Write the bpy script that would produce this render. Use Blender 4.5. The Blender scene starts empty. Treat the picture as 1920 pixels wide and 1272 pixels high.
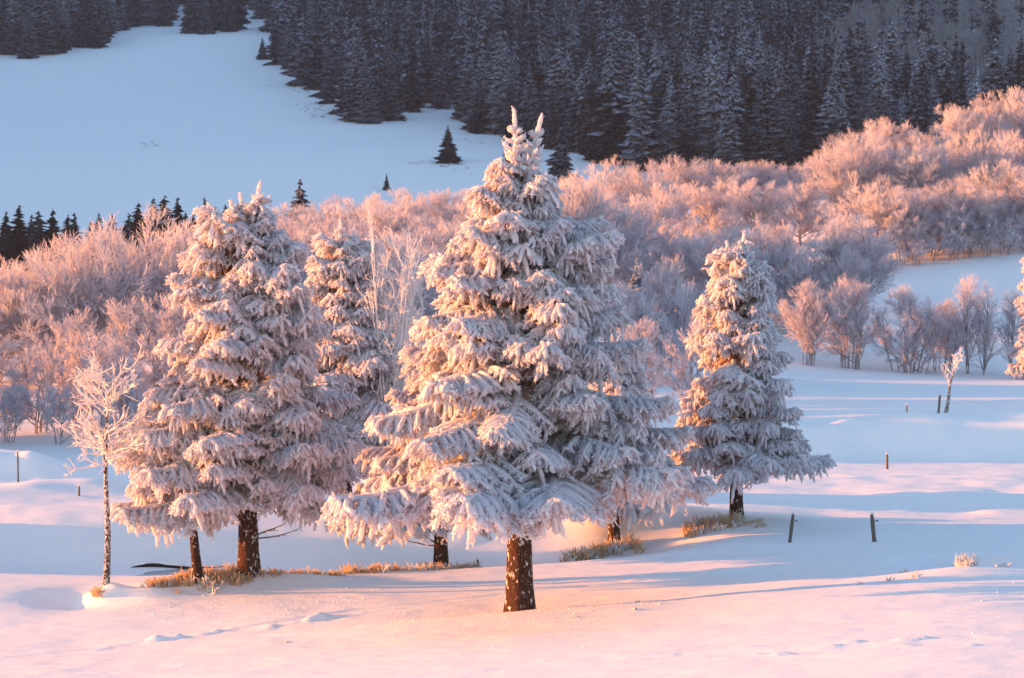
import bpy, math, random
import numpy as np

# ------------------------------------------------------------------ camera, sky, sun, exposure
scene = bpy.context.scene
C = scene.collection
F = 4000.0            # focal length in photograph pixels (1920 wide)
CAMZ = 7.44
PITCH = math.atan(76.0 / F)
cam_d = bpy.data.cameras.new('camera'); cam_d.sensor_width = 36.0; cam_d.lens = 36.0 * F / 1920.0
cam_d.dof.use_dof = True; cam_d.dof.focus_distance = 53.0; cam_d.dof.aperture_fstop = 2.6
cam_d.clip_start = 0.5; cam_d.clip_end = 9000
cam = bpy.data.objects.new('camera', cam_d); C.objects.link(cam)
cam.location = (0, 0, CAMZ); cam.rotation_euler = (math.pi / 2 - PITCH, 0, 0)
scene.camera = cam

SUN_EL = math.radians(5.6)
SUN_BEHIND = math.radians(3.0)     # how far behind the trees the sun stands, measured from due left
to_sun = (-math.cos(SUN_EL) * math.cos(SUN_BEHIND), math.cos(SUN_EL) * math.sin(SUN_BEHIND), math.sin(SUN_EL))
world = bpy.data.worlds.new('World'); scene.world = world; world.use_nodes = True
wn = world.node_tree.nodes; wl = world.node_tree.links
sky = wn.new('ShaderNodeTexSky'); sky.sky_type = 'NISHITA'; sky.sun_disc = False
sky.sun_elevation = SUN_EL
sky.sun_rotation = math.atan2(to_sun[0], to_sun[1])
sky.air_density = 1.0; sky.dust_density = 1.2; sky.ozone_density = 1.7; sky.altitude = 900
wl.new(sky.outputs[0], wn['Background'].inputs[0]); wn['Background'].inputs[1].default_value = 0.125
sun_d = bpy.data.lights.new('sun', 'SUN'); sun_d.energy = 4.2; sun_d.angle = math.radians(0.6); sun_d.color = (1.0, 0.32, 0.06)
sun = bpy.data.objects.new('sun', sun_d); C.objects.link(sun)
from mathutils import Vector, Matrix
sun.rotation_euler = Vector(to_sun).to_track_quat('Z', 'Y').to_euler()
scene.view_settings.view_transform = 'Standard'; scene.view_settings.look = 'None'
scene.view_settings.gamma = 1.0; scene.view_settings.use_curve_mapping = False
scene.view_settings.exposure = 2.16
scene.cycles.max_bounces = 8; scene.cycles.diffuse_bounces = 6; scene.cycles.transmission_bounces = 4
scene.cycles.volume_bounces = 1; scene.cycles.use_denoising = True
try: scene.cycles.denoiser = 'OPENIMAGEDENOISE'
except Exception: pass

HAZE = 0.00009
random.seed(5)

# ------------------------------------------------------------------ pixel helpers (photograph pixels -> points in the place)
cp, sp = math.cos(PITCH), math.sin(PITCH)
def row_of(z, D):
    """photograph row of a point at height z and distance D"""
    dz = z - CAMZ
    yc = dz * cp + D * sp; zc = D * cp - dz * sp
    return 636 - F * yc / zc
def x_of(px, D): return (px - 960.0) * D / F
def z_of(py, D):
    t = (636 - py) / F
    return CAMZ + D * (t * cp - sp) / (cp + t * sp)

# ------------------------------------------------------------------ noise
def _hash(i, j, s):
    n = (i * 374761393 + j * 668265263 + s * 974634777) & 0xFFFFFFFF
    n = ((n ^ (n >> 13)) * 1274126177) & 0xFFFFFFFF
    return ((n ^ (n >> 16)) & 0xFFFFFF) / float(0xFFFFFF)
def vnoise(x, y, s=0):
    x = np.asarray(x, float); y = np.asarray(y, float)
    i = np.floor(x).astype(np.int64); j = np.floor(y).astype(np.int64)
    u = x - i; v = y - j
    u = u * u * u * (u * (u * 6 - 15) + 10); v = v * v * v * (v * (v * 6 - 15) + 10)
    a = _hash(i, j, s); b = _hash(i + 1, j, s); c = _hash(i, j + 1, s); d = _hash(i + 1, j + 1, s)
    return (a + (b - a) * u) * (1 - v) + (c + (d - c) * u) * v - 0.5
def fbm(x, y, s=0, o=3):
    t = 0; a = 1.0
    for k in range(o):
        t = t + a * vnoise(x, y, s + k * 17); x = x * 2.03; y = y * 2.03; a *= 0.5
    return t
def sstep(a, b, x):
    t = np.clip((np.asarray(x, float) - a) / (b - a), 0, 1); return t * t * (3 - 2 * t)

# ------------------------------------------------------------------ terrain: profiles per column, then drifts, stream, banks, tracks
FAR = [(400, 32.6), (500, 53.4), (600, 74.2), (700, 95), (900, 136), (1300, 220), (1700, 262), (4200, 270)]
PROF = {
    250:  [(0, -.2), (45, -.25), (52, -.18), (56, -.04), (61.5, .05), (65, 1.0), (72, .75), (78, .25), (90, .5), (100, 1.2), (130, 2.8), (160, 4), (220, 8), (300, 9.5), (335, 17)] + FAR,
    960:  [(0, .1), (45, 0), (52, 0), (56, .05), (62, .1), (65.5, .9), (78, .6), (90, 1.0), (100, 1.6), (120, 3.4), (145, 7.3), (165, 9.0), (220, 12), (260, 12.4), (300, 13), (335, 19)] + FAR,  # hill in this column raised to shade the dip on its right
    1320: [(0, .1), (45, .22), (52, .32), (56, .42), (61, .45), (66, .6), (78, .6), (88.5, .8), (92, 1.75), (100, 2.0), (130, 3.0), (160, 6.3), (185, 10), (215, 14), (250, 16), (300, 18), (340, 22)] + FAR,
    1700: [(0, .2), (42, .5), (45, .56), (52, .66), (56.5, .74), (60, .57), (64, .6), (78, .6), (88, .65), (90.8, 2.05), (96, 2.25), (140, 2.15), (163, 7.8), (175, 11.0), (185, 12.8), (205, 15.8), (230, 20), (260, 22), (300, 22.5), (345, 25)] + FAR,
}
def pchip(xk, yk, x):
    xk = np.asarray(xk, float); yk = np.asarray(yk, float)
    h = np.diff(xk); d = np.diff(yk) / h
    m = np.zeros_like(yk); m[0] = d[0]; m[-1] = d[-1]
    for i in range(1, len(xk) - 1):
        if d[i - 1] * d[i] > 0:
            w1 = 2 * h[i] + h[i - 1]; w2 = h[i] + 2 * h[i - 1]
            m[i] = (w1 + w2) / (w1 / d[i - 1] + w2 / d[i])
    k = np.clip(np.searchsorted(xk, x) - 1, 0, len(xk) - 2)
    t = (x - xk[k]) / h[k]; t2 = t * t; t3 = t2 * t
    return (2*t3 - 3*t2 + 1) * yk[k] + (t3 - 2*t2 + t) * h[k] * m[k] + (-2*t3 + 3*t2) * yk[k+1] + (t3 - t2) * h[k] * m[k+1]
TD = np.concatenate([np.linspace(0, 110, 441), np.geomspace(110.5, 4200, 420)])
TPX = np.arange(-3000, 5001, 50.0)
_cols = sorted(PROF)
_prof = np.stack([pchip([a for a, b in PROF[c]], [b for a, b in PROF[c]], TD) for c in _cols])
_tab = np.stack([np.interp(TPX, _cols, _prof[:, j]) for j in range(len(TD))], 1)
_k = np.exp(-0.5 * (np.arange(-12, 13) / 4.0) ** 2); _k /= _k.sum()
_pad = np.pad(_tab, ((12, 12), (0, 0)), mode='edge')
TAB = sum(_k[i] * _pad[i:i + len(TPX)] for i in range(25))
def table(px, D):
    a = np.clip((px - TPX[0]) / 50.0, 0, len(TPX) - 1.001); i = a.astype(int); u = a - i
    D = np.clip(D, 0, 4199); j = np.clip(np.searchsorted(TD, D) - 1, 0, len(TD) - 2)
    v = (D - TD[j]) / (TD[j + 1] - TD[j])
    return (TAB[i, j] * (1 - u) + TAB[i + 1, j] * u) * (1 - v) + (TAB[i, j + 1] * (1 - u) + TAB[i + 1, j + 1] * u) * v
STREAM_PX = [-600, 0, 250, 600, 960, 1300, 1500]; STREAM_D = [61.5, 61.5, 61.0, 61.3, 62.0, 63.0, 64.0]
def g2(x, y, px, D, sx, sy): return np.exp(-((x - x_of(px, D)) / sx) ** 2 - ((y - D) / sy) ** 2)
TRACKS = [  # (list of (px, D)), half width, depth, lump
    ([(-60, 47.9), (330, 49.6), (640, 51.9), (960, 53.4), (1290, 54.6), (1480, 55.6)], .16, .022, .26),
    ([(430, 50.2), (640, 51.2), (800, 52.2)], .14, .02, .2),
    ([(300, 42.0), (620, 42.25), (900, 42.6), (1280, 42.75), (1600, 42.35), (1980, 42.2)], .30, .03, .36),
    ([(1280, 53.6), (1440, 55.0), (1640, 56.3), (1950, 57.0)], .18, .03, .26),
    ([(1560, 69.0), (1750, 70.5), (1960, 71.0)], .35, .06, .35),
    ([(560, 47.2), (700, 47.9), (960, 48.6)], .6, .01, .16),
]
def height(x, y, fine=True):
    x = np.asarray(x, float); y = np.asarray(y, float)
    D = np.maximum(y, 0.0)
    px = 960 + F * x / np.maximum(D, 25.0)
    px = np.clip(px, -3000, 5000)
    z = table(px, D)
    near = 1 - sstep(100, 170, D)
    # the ground climbs gently to the right in the foreground
    z = z + np.where(x < 0, .036, .018) * np.clip(x, -30, 30) * (1 - sstep(49.5, 55.5, y)) * sstep(-60, 10, y)
    # lip of packed snow in front of the big trunk
    z = z + 0.17 * np.exp(-((y - 49.3 - 0.03 * x) / 0.75) ** 2) * np.exp(-((x - 0.6) / 5.5) ** 2)
    z = z - 0.05 * np.exp(-((y - 51.0) / 0.7) ** 2) * np.exp(-((x - 0.3) / 3.5) ** 2)
    # stream channel
    ds = np.interp(px, STREAM_PX, STREAM_D) + 0.5 * vnoise(x * .22, 0 * x, 3)
    amp = 0.50 * (1 - sstep(1150, 1420, px)) * (0.6 + 0.4 * sstep(-300, 100, px))
    z = z - amp * np.exp(-(np.abs(y - ds) / 2.7) ** 3)
    # ploughed snow wall along the road
    dw = np.interp(px, [-800, 0, 500, 1500, 1900, 2600], [81, 82, 83.5, 91, 92, 93])
    wh = np.interp(px, [-800, 0, 500, 1200, 1700, 2600], [1.05, 1.05, .8, .5, .35, .4])
    lump = 1 + 0.9 * fbm(x * .30, y * .30, 31, 3)
    z = z + wh * lump * np.exp(-np.where(y < dw, ((y - dw) / 1.15) ** 2, ((y - dw) / 3.0) ** 2))
    z = z + near * sstep(84, 90, D) * 0.25 * fbm(x * .35 + 4, y * .35, 77, 3) * np.exp(-((y - dw) / 4.0) ** 2)
    # drifts on the left behind the stream
    z = z + 0.55 * g2(x, y, 150, 70.5, 2.6, 2.2) + 0.35 * g2(x, y, -40, 69, 2.0, 1.8) + 0.3 * g2(x, y, 420, 71, 3, 2.0)
    # hollow round the slender tree at left, with its mound
    z = z - 0.30 * g2(x, y, 150, 54.3, 1.1, 1.0) + 0.42 * g2(x, y, 200, 54.6, 0.55, 0.5) + 0.18 * g2(x, y, 270, 54.4, .8, .4)
    # mounds under the trees on the stream bank
    z = z + 0.22 * g2(x, y, 400, 55.6, 1.5, .7) + 0.2 * g2(x, y, 560, 56.0, 1.6, .7)
    # far bank swelling beyond the main trunk
    z = z + 0.75 * g2(x, y, 1130, 66.2, 1.3, 2.0) + .35 * g2(x, y, 1240, 66, 2.0, 1.8)
    # hollows and mounds at right
    z = z - 0.42 * g2(x, y, 1770, 54.8, 1.0, 1.3) + 0.24 * g2(x, y, 1905, 54.2, .8, 1.4) + .12 * g2(x, y, 1650, 54.8, 1.4, 1.4)
    z = z + 0.20 * g2(x, y, 1830, 51.2, 1.8, .55) - .10 * g2(x, y, 1800, 52.4, 2.0, .6)
    z = z + 0.12 * g2(x, y, 1400, 59.5, 2.5, 1.2)
    # soft drift relief
    z = z + near * (0.10 * fbm(x * .11, y * .16, 5, 2) + 0.03 * fbm(x * .5, y * .9, 9, 3))
    z = z + sstep(60, 68, D) * (1 - sstep(80, 86, D)) * 0.16 * fbm(x * .28, y * .4, 21, 3)
    z = z + sstep(240, 420, D) * 5.0 * fbm(x * .006, y * .006, 41, 3)
    if fine:
        z = z + near * 0.016 * fbm(x * 1.6, y * 4.2, 13, 4)
        for pts, w, dep, lp in TRACKS:
            tx = np.array([x_of(p, d) for p, d in pts]); ty = np.array([d for p, d in pts])
            yy = np.interp(x, tx, ty) + 0.12 * vnoise(x * .8, 0 * x, 61)
            m = sstep(tx[0] - .6, tx[0] + 1.5, x) * (1 - sstep(tx[-1] - 1.5, tx[-1] + .6, x))
            e = np.exp(-((y - yy) / w) ** 2)
            e2 = np.exp(-((y - yy - 1.5 * w) / w) ** 2) + np.exp(-((y - yy + 1.4 * w) / w) ** 2)
            patch = sstep(-.15, .25, vnoise(x * .35, 0 * x, 63))
            z = z + m * (-dep * e + .5 * dep * e2 + lp * patch * e2 * np.maximum(0, fbm(x * 1.9, y * 3.4, 67, 2) - .12))
    # unseen ridge added on the sun's side to shade the far hill
    z = z + 260 * sstep(200, 470, -x) * sstep(252, 335, y) * (1 - 0.5 * sstep(1200, 2500, y))
    z = z + 120 * sstep(320, 900, x) * sstep(350, 800, y) * (1 - 0.5 * sstep(1200, 2500, y))
    return z
def hz(x, y): return float(height(np.array([x]), np.array([y]))[0])

# ------------------------------------------------------------------ mesh helpers
def make_mesh(name, V, faces, mats, midx=None, smooth=True):
    """faces: list of (n,k) int arrays"""
    me = bpy.data.meshes.new(name)
    V = np.asarray(V, np.float32); me.vertices.add(len(V)); me.vertices.foreach_set('co', V.ravel())
    loops = np.concatenate([f.ravel() for f in faces]).astype(np.int32)
    sizes = np.concatenate([np.full(len(f), f.shape[1]) for f in faces]).astype(np.int32)
    starts = np.concatenate([[0], np.cumsum(sizes)[:-1]]).astype(np.int32)
    me.loops.add(len(loops)); me.loops.foreach_set('vertex_index', loops)
    me.polygons.add(len(sizes)); me.polygons.foreach_set('loop_start', starts)
    try: me.polygons.foreach_set('loop_total', sizes)
    except Exception: pass
    me.polygons.foreach_set('use_smooth', np.full(len(sizes), smooth))
    for m in mats: me.materials.append(m)
    if midx is not None: me.polygons.foreach_set('material_index', np.asarray(midx, np.int32))
    me.update(calc_edges=True)
    return me
class Geo:
    def __init__(s): s.v = []; s.f = []; s.m = []; s.n = 0
    def add(s, V, Fq, m=0):
        s.v.append(V); s.f.append(Fq + s.n); s.m.append(np.full(len(Fq), m)); s.n += len(V)
    def tubes(s, P, R, n=5, m=0, twist=0.0):
        """P (t,k,3), R (t,k)"""
        P = np.asarray(P, float); R = np.asarray(R, float)
        if len(P) == 0: return
        t, k, _ = P.shape
        T = np.gradient(P, axis=1); T /= np.linalg.norm(T, axis=2, keepdims=True) + 1e-9
        mean = T.mean(1); ref = np.where(np.abs(mean[:, 2:3]) > .8, np.array([[1.0, 0, 0]]), np.array([[0, 0, 1.0]]))
        ref = np.repeat(ref[:, None, :], k, 1)
        U = np.cross(T, ref); U /= np.linalg.norm(U, axis=2, keepdims=True) + 1e-9
        W = np.cross(U, T)
        a = np.arange(n) * 2 * math.pi / n + twist
        V = P[:, :, None, :] + R[:, :, None, None] * (np.cos(a)[None, None, :, None] * U[:, :, None, :] + np.sin(a)[None, None, :, None] * W[:, :, None, :])
        base = (np.arange(t) * k * n)[:, None, None]; r = (np.arange(k - 1) * n)[None, :, None]; c = np.arange(n)[None, None, :]; c2 = (c + 1) % n
        Fq = np.stack([base + r + c, base + r + c2, base + r + n + c2, base + r + n + c], -1).reshape(-1, 4)
        s.add(V.reshape(-1, 3), Fq, m)
    def mesh(s, name, mats, smooth=True):
        return make_mesh(name, np.concatenate(s.v), [np.concatenate(s.f)] if len({f.shape[1] for f in s.f}) == 1 else s.f, mats, np.concatenate(s.m), smooth)
def link(name, data, parent=None, loc=None, rot=None, scale=None):
    o = bpy.data.objects.new(name, data); C.objects.link(o)
    if parent is not None: o.parent = parent
    if loc is not None: o.location = loc
    if rot is not None: o.rotation_euler = rot
    if scale is not None: o.scale = scale if hasattr(scale, '__len__') else (scale,) * 3
    return o
def tag(o, label, cat, group=None):
    o['label'] = label; o['category'] = cat
    if group: o['group'] = group
    return o

# ------------------------------------------------------------------ materials
def new_mat(name):
    m = bpy.data.materials.new(name); m.use_nodes = True
    nt = m.node_tree; nt.nodes.clear()
    out = nt.nodes.new('ShaderNodeOutputMaterial')
    return m, nt, out
def N(nt, t, **kw):
    n = nt.nodes.new(t)
    for k, v in kw.items(): setattr(n, k, v)
    return n
def ramp(nt, fac, stops):
    r = N(nt, 'ShaderNodeValToRGB'); e = r.color_ramp.elements
    while len(e) < len(stops): e.new(.5)
    for i, (p, c) in enumerate(stops): e[i].position = p; e[i].color = (*c, 1)
    nt.links.new(fac, r.inputs[0]); return r.outputs[0]
def mixc(nt, fac, a, b):
    m = N(nt, 'ShaderNodeMix', data_type='RGBA')
    for inp, v in ((m.inputs[0], fac), (m.inputs[6], a), (m.inputs[7], b)):
        if hasattr(v, 'links'): nt.links.new(v, inp)
        elif isinstance(v, tuple): inp.default_value = (*v, 1)
        else: inp.default_value = v
    return m.outputs[2]
def math_(nt, op, a, b=0.0):
    m = N(nt, 'ShaderNodeMath', operation=op)
    for inp, v in ((m.inputs[0], a), (m.inputs[1], b)):
        if hasattr(v, 'links'): nt.links.new(v, inp)
        else: inp.default_value = v
    return m.outputs[0]
def noise(nt, scale, detail=3, rough=.55, coord='Object', stretch=None):
    tc = N(nt, 'ShaderNodeTexCoord'); src = tc.outputs[coord]
    if stretch:
        mp = N(nt, 'ShaderNodeMapping'); mp.inputs['Scale'].default_value = stretch
        nt.links.new(src, mp.inputs[0]); src = mp.outputs[0]
    n = N(nt, 'ShaderNodeTexNoise'); n.inputs['Scale'].default_value = scale
    n.inputs['Detail'].default_value = detail; n.inputs['Roughness'].default_value = rough
    nt.links.new(src, n.inputs['Vector']); return n.outputs[0]
def bump(nt, h, strength, dist):
    b = N(nt, 'ShaderNodeBump'); b.inputs['Strength'].default_value = strength; b.inputs['Distance'].default_value = dist
    nt.links.new(h, b.inputs['Height']); return b.outputs[0]
def leafy(nt, out, col, trans, tcol=None, nrm=None):
    d = N(nt, 'ShaderNodeBsdfDiffuse'); t = N(nt, 'ShaderNodeBsdfTranslucent'); m = N(nt, 'ShaderNodeMixShader')
    for s, c in ((d, col), (t, tcol if tcol is not None else col)):
        if hasattr(c, 'links'): nt.links.new(c, s.inputs[0])
        else: s.inputs[0].default_value = (*c, 1)
        if nrm is not None: nt.links.new(nrm, s.inputs['Normal'])
    m.inputs[0].default_value = trans
    nt.links.new(d.outputs[0], m.inputs[1]); nt.links.new(t.outputs[0], m.inputs[2]); nt.links.new(m.outputs[0], out.inputs[0])
def upward(nt):
    g = N(nt, 'ShaderNodeNewGeometry'); s = N(nt, 'ShaderNodeSeparateXYZ'); nt.links.new(g.outputs['Normal'], s.inputs[0]); return s.outputs[2]

def mat_snow():
    m, nt, out = new_mat('snow')
    p = N(nt, 'ShaderNodeBsdfPrincipled'); p.inputs['Roughness'].default_value = .75; p.inputs['Specular IOR Level'].default_value = .25
    a = noise(nt, .35, 4); c = mixc(nt, a, (.80, .82, .86), (.88, .88, .90)); nt.links.new(c, p.inputs['Base Color'])
    n1 = noise(nt, 1.1, 7, .60, stretch=(.35, 1.6, 1)); n2 = noise(nt, 14, 6, .7, stretch=(.7, 1.2, 1))
    h = math_(nt, 'ADD', n1, math_(nt, 'MULTIPLY', n2, .16))
    nt.links.new(bump(nt, h, .75, .08), p.inputs['Normal']); nt.links.new(p.outputs[0], out.inputs[0]); return m
def mat_frost(name, dark=.5, base=(.80, .80, .83), needle=(.045, .05, .045), trans=.46, scale=14):
    """rime with the needles showing through in specks"""
    m, nt, out = new_mat(name)
    n = noise(nt, scale, 4, .62); big = noise(nt, 1.7, 2, .5)
    thr = math_(nt, 'ADD', n, math_(nt, 'MULTIPLY', math_(nt, 'SUBTRACT', big, .5), .35))
    up = math_(nt, 'MULTIPLY', math_(nt, 'MAXIMUM', upward(nt), 0), .05)
    thr = math_(nt, 'ADD', thr, up)
    f = ramp(nt, thr, [(.60 + .1 * (1 - dark), (0, 0, 0)), (.70 + .1 * (1 - dark), (1, 1, 1))])
    col = mixc(nt, f, base, needle)
    leafy(nt, out, col, trans, None, bump(nt, n, .9, .05)); return m
def mat_plain(name, c1, c2, scale=6, trans=0.0, rough=.9, bmp=.5, bd=.03, stretch=None):
    m, nt, out = new_mat(name)
    n = noise(nt, scale, 4, .6, stretch=stretch); col = mixc(nt, n, c1, c2)
    if trans > 0: leafy(nt, out, col, trans, None, bump(nt, n, bmp, bd))
    else:
        p = N(nt, 'ShaderNodeBsdfPrincipled'); p.inputs['Roughness'].default_value = rough; p.inputs['Specular IOR Level'].default_value = .2
        nt.links.new(col, p.inputs['Base Color']); nt.links.new(bump(nt, n, bmp, bd), p.inputs['Normal']); nt.links.new(p.outputs[0], out.inputs[0])
    return m
def mat_bark(name, c1, c2, flecks=.5, fs=16, stretch=(1, 1, .45)):
    m, nt, out = new_mat(name)
    p = N(nt, 'ShaderNodeBsdfPrincipled'); p.inputs['Roughness'].default_value = .95; p.inputs['Specular IOR Level'].default_value = .1
    n = noise(nt, 15, 7, .72, stretch=stretch); col = mixc(nt, ramp(nt, n, [(.35, (0, 0, 0)), (.65, (1, 1, 1))]), c1, c2)
    fl = noise(nt, fs, 3, .6, stretch=(1, 1, .6)); patch = noise(nt, 2.2, 2)
    t = math_(nt, 'ADD', fl, math_(nt, 'MULTIPLY', math_(nt, 'SUBTRACT', patch, .5), .3))
    f = ramp(nt, t, [(.70 - .14 * flecks, (0, 0, 0)), (.73 - .14 * flecks, (1, 1, 1))])
    nt.links.new(mixc(nt, f, col, (.8, .8, .82)), p.inputs['Base Color'])
    h = math_(nt, 'ADD', n, math_(nt, 'MULTIPLY', f, .5))
    nt.links.new(bump(nt, h, 1.0, .12), p.inputs['Normal']); nt.links.new(p.outputs[0], out.inputs[0]); return m
def mat_far(name, dark, frost, amount):
    """far conifer: dark needles dusted with rime, each tree a little different"""
    m, nt, out = new_mat(name)
    oi = N(nt, 'ShaderNodeObjectInfo'); n = noise(nt, 1.3, 3, .6, coord='Generated', stretch=(14, 14, 20))
    up = math_(nt, 'MULTIPLY', upward(nt), .22)
    t = math_(nt, 'ADD', math_(nt, 'ADD', n, up), math_(nt, 'MULTIPLY', math_(nt, 'SUBTRACT', oi.outputs['Random'], .5), .28))
    f = ramp(nt, t, [(.58 - amount, (0, 0, 0)), (.95 - amount, (1, 1, 1))])
    leafy(nt, out, mixc(nt, f, dark, frost), .1); return m

M = {}
M['snow'] = mat_snow()
M['frost'] = mat_frost('rime_on_needles', .35, base=(.90, .87, .92), needle=(.18, .14, .14))
M['frost_clean'] = mat_frost('rime_thick', .05, base=(.91, .88, .92))
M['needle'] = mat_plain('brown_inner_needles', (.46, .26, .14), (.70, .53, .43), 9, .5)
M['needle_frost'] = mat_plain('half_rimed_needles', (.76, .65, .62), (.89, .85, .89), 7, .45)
M['twig'] = mat_plain('bare_twig', (.16, .09, .06), (.34, .24, .19), 10)
M['bark'] = mat_bark('spruce_bark', (.040, .020, .016), (.120, .060, .045), .78, 13)
M['bark_frost'] = mat_bark('rimed_bark', (.06, .035, .028), (.16, .10, .08), 1.45, 26)
M['rime_twig'] = mat_plain('rimed_twig', (.76, .72, .73), (.90, .88, .90), 3, .25)
M['beech_tip'] = mat_plain('rimed_beech_twig', (.66, .63, .70), (.85, .84, .92), .9, .4)
M['beech_limb'] = mat_plain('beech_limb', (.16, .12, .115), (.48, .42, .44), 3)
M['far_spruce'] = mat_far('far_spruce_needles', (.020, .026, .038), (.38, .40, .49), .06)
M['dark_spruce'] = mat_far('dark_spruce_needles', (.016, .022, .024), (.22, .23, .25), -.06)
M['far_bare'] = mat_plain('far_bare_twig', (.26, .25, .28), (.46, .45, .50), .6, .2)
M['far_bark'] = mat_plain('far_bark', (.03, .028, .03), (.09, .085, .09), 2)
M['grass'] = mat_plain('frosted_dry_grass', (.66, .44, .22), (.88, .74, .56), 5, .5)
M['grass_white'] = mat_plain('rimed_grass', (.70, .66, .64), (.84, .84, .86), 5, .3)
M['post'] = mat_plain('weathered_post_wood', (.07, .055, .05), (.20, .17, .155), 7, 0, stretch=(3, 3, .4))
M['soil'] = mat_plain('wet_soil_undercut_shade', (.012, .011, .012), (.04, .035, .035), 6)  # bank earth, its near-black also stands for shadow under the lip
M['ice'] = mat_plain('stream_ice', (.20, .25, .30), (.52, .57, .62), 1.1, 0, rough=.25, bmp=.1)
M['insulator'] = mat_plain('grey_insulator', (.10, .10, .11), (.14, .14, .15), 20)

# ------------------------------------------------------------------ ground
def build_ground():
    rows = np.concatenate([np.linspace(-400, 10, 12), np.linspace(14, 38, 22), np.arange(38.6, 60, .095), np.arange(60, 96, .2), np.arange(96, 245, 1.0), np.arange(246, 1000, 6.0), np.geomspace(1006, 1700, 30)])
    inner = np.linspace(-.29, .29, 300)
    k = np.linspace(0, 1, 46)[1:]
    ext = 560 * k ** 2 + 40 * k
    Dm = np.maximum(rows, 14)[:, None]
    X = np.concatenate([-(.29 * Dm + ext[::-1][None, :]), inner[None, :] * Dm, .29 * Dm + ext[None, :]], 1)
    Y = np.repeat(rows[:, None], X.shape[1], 1)
    Z = height(X, Y)
    r, c = X.shape
    idx = np.arange(r * c).reshape(r, c)
    Fq = np.stack([idx[:-1, :-1], idx[:-1, 1:], idx[1:, 1:], idx[1:, :-1]], -1).reshape(-1, 4)
    me = make_mesh('ground', np.stack([X, Y, Z], -1).reshape(-1, 3), [Fq], [M['snow']])
    o = link('ground', me); o['kind'] = 'structure'; o['label'] = 'snow covered ground rising to a far hillside'
build_ground()

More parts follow.
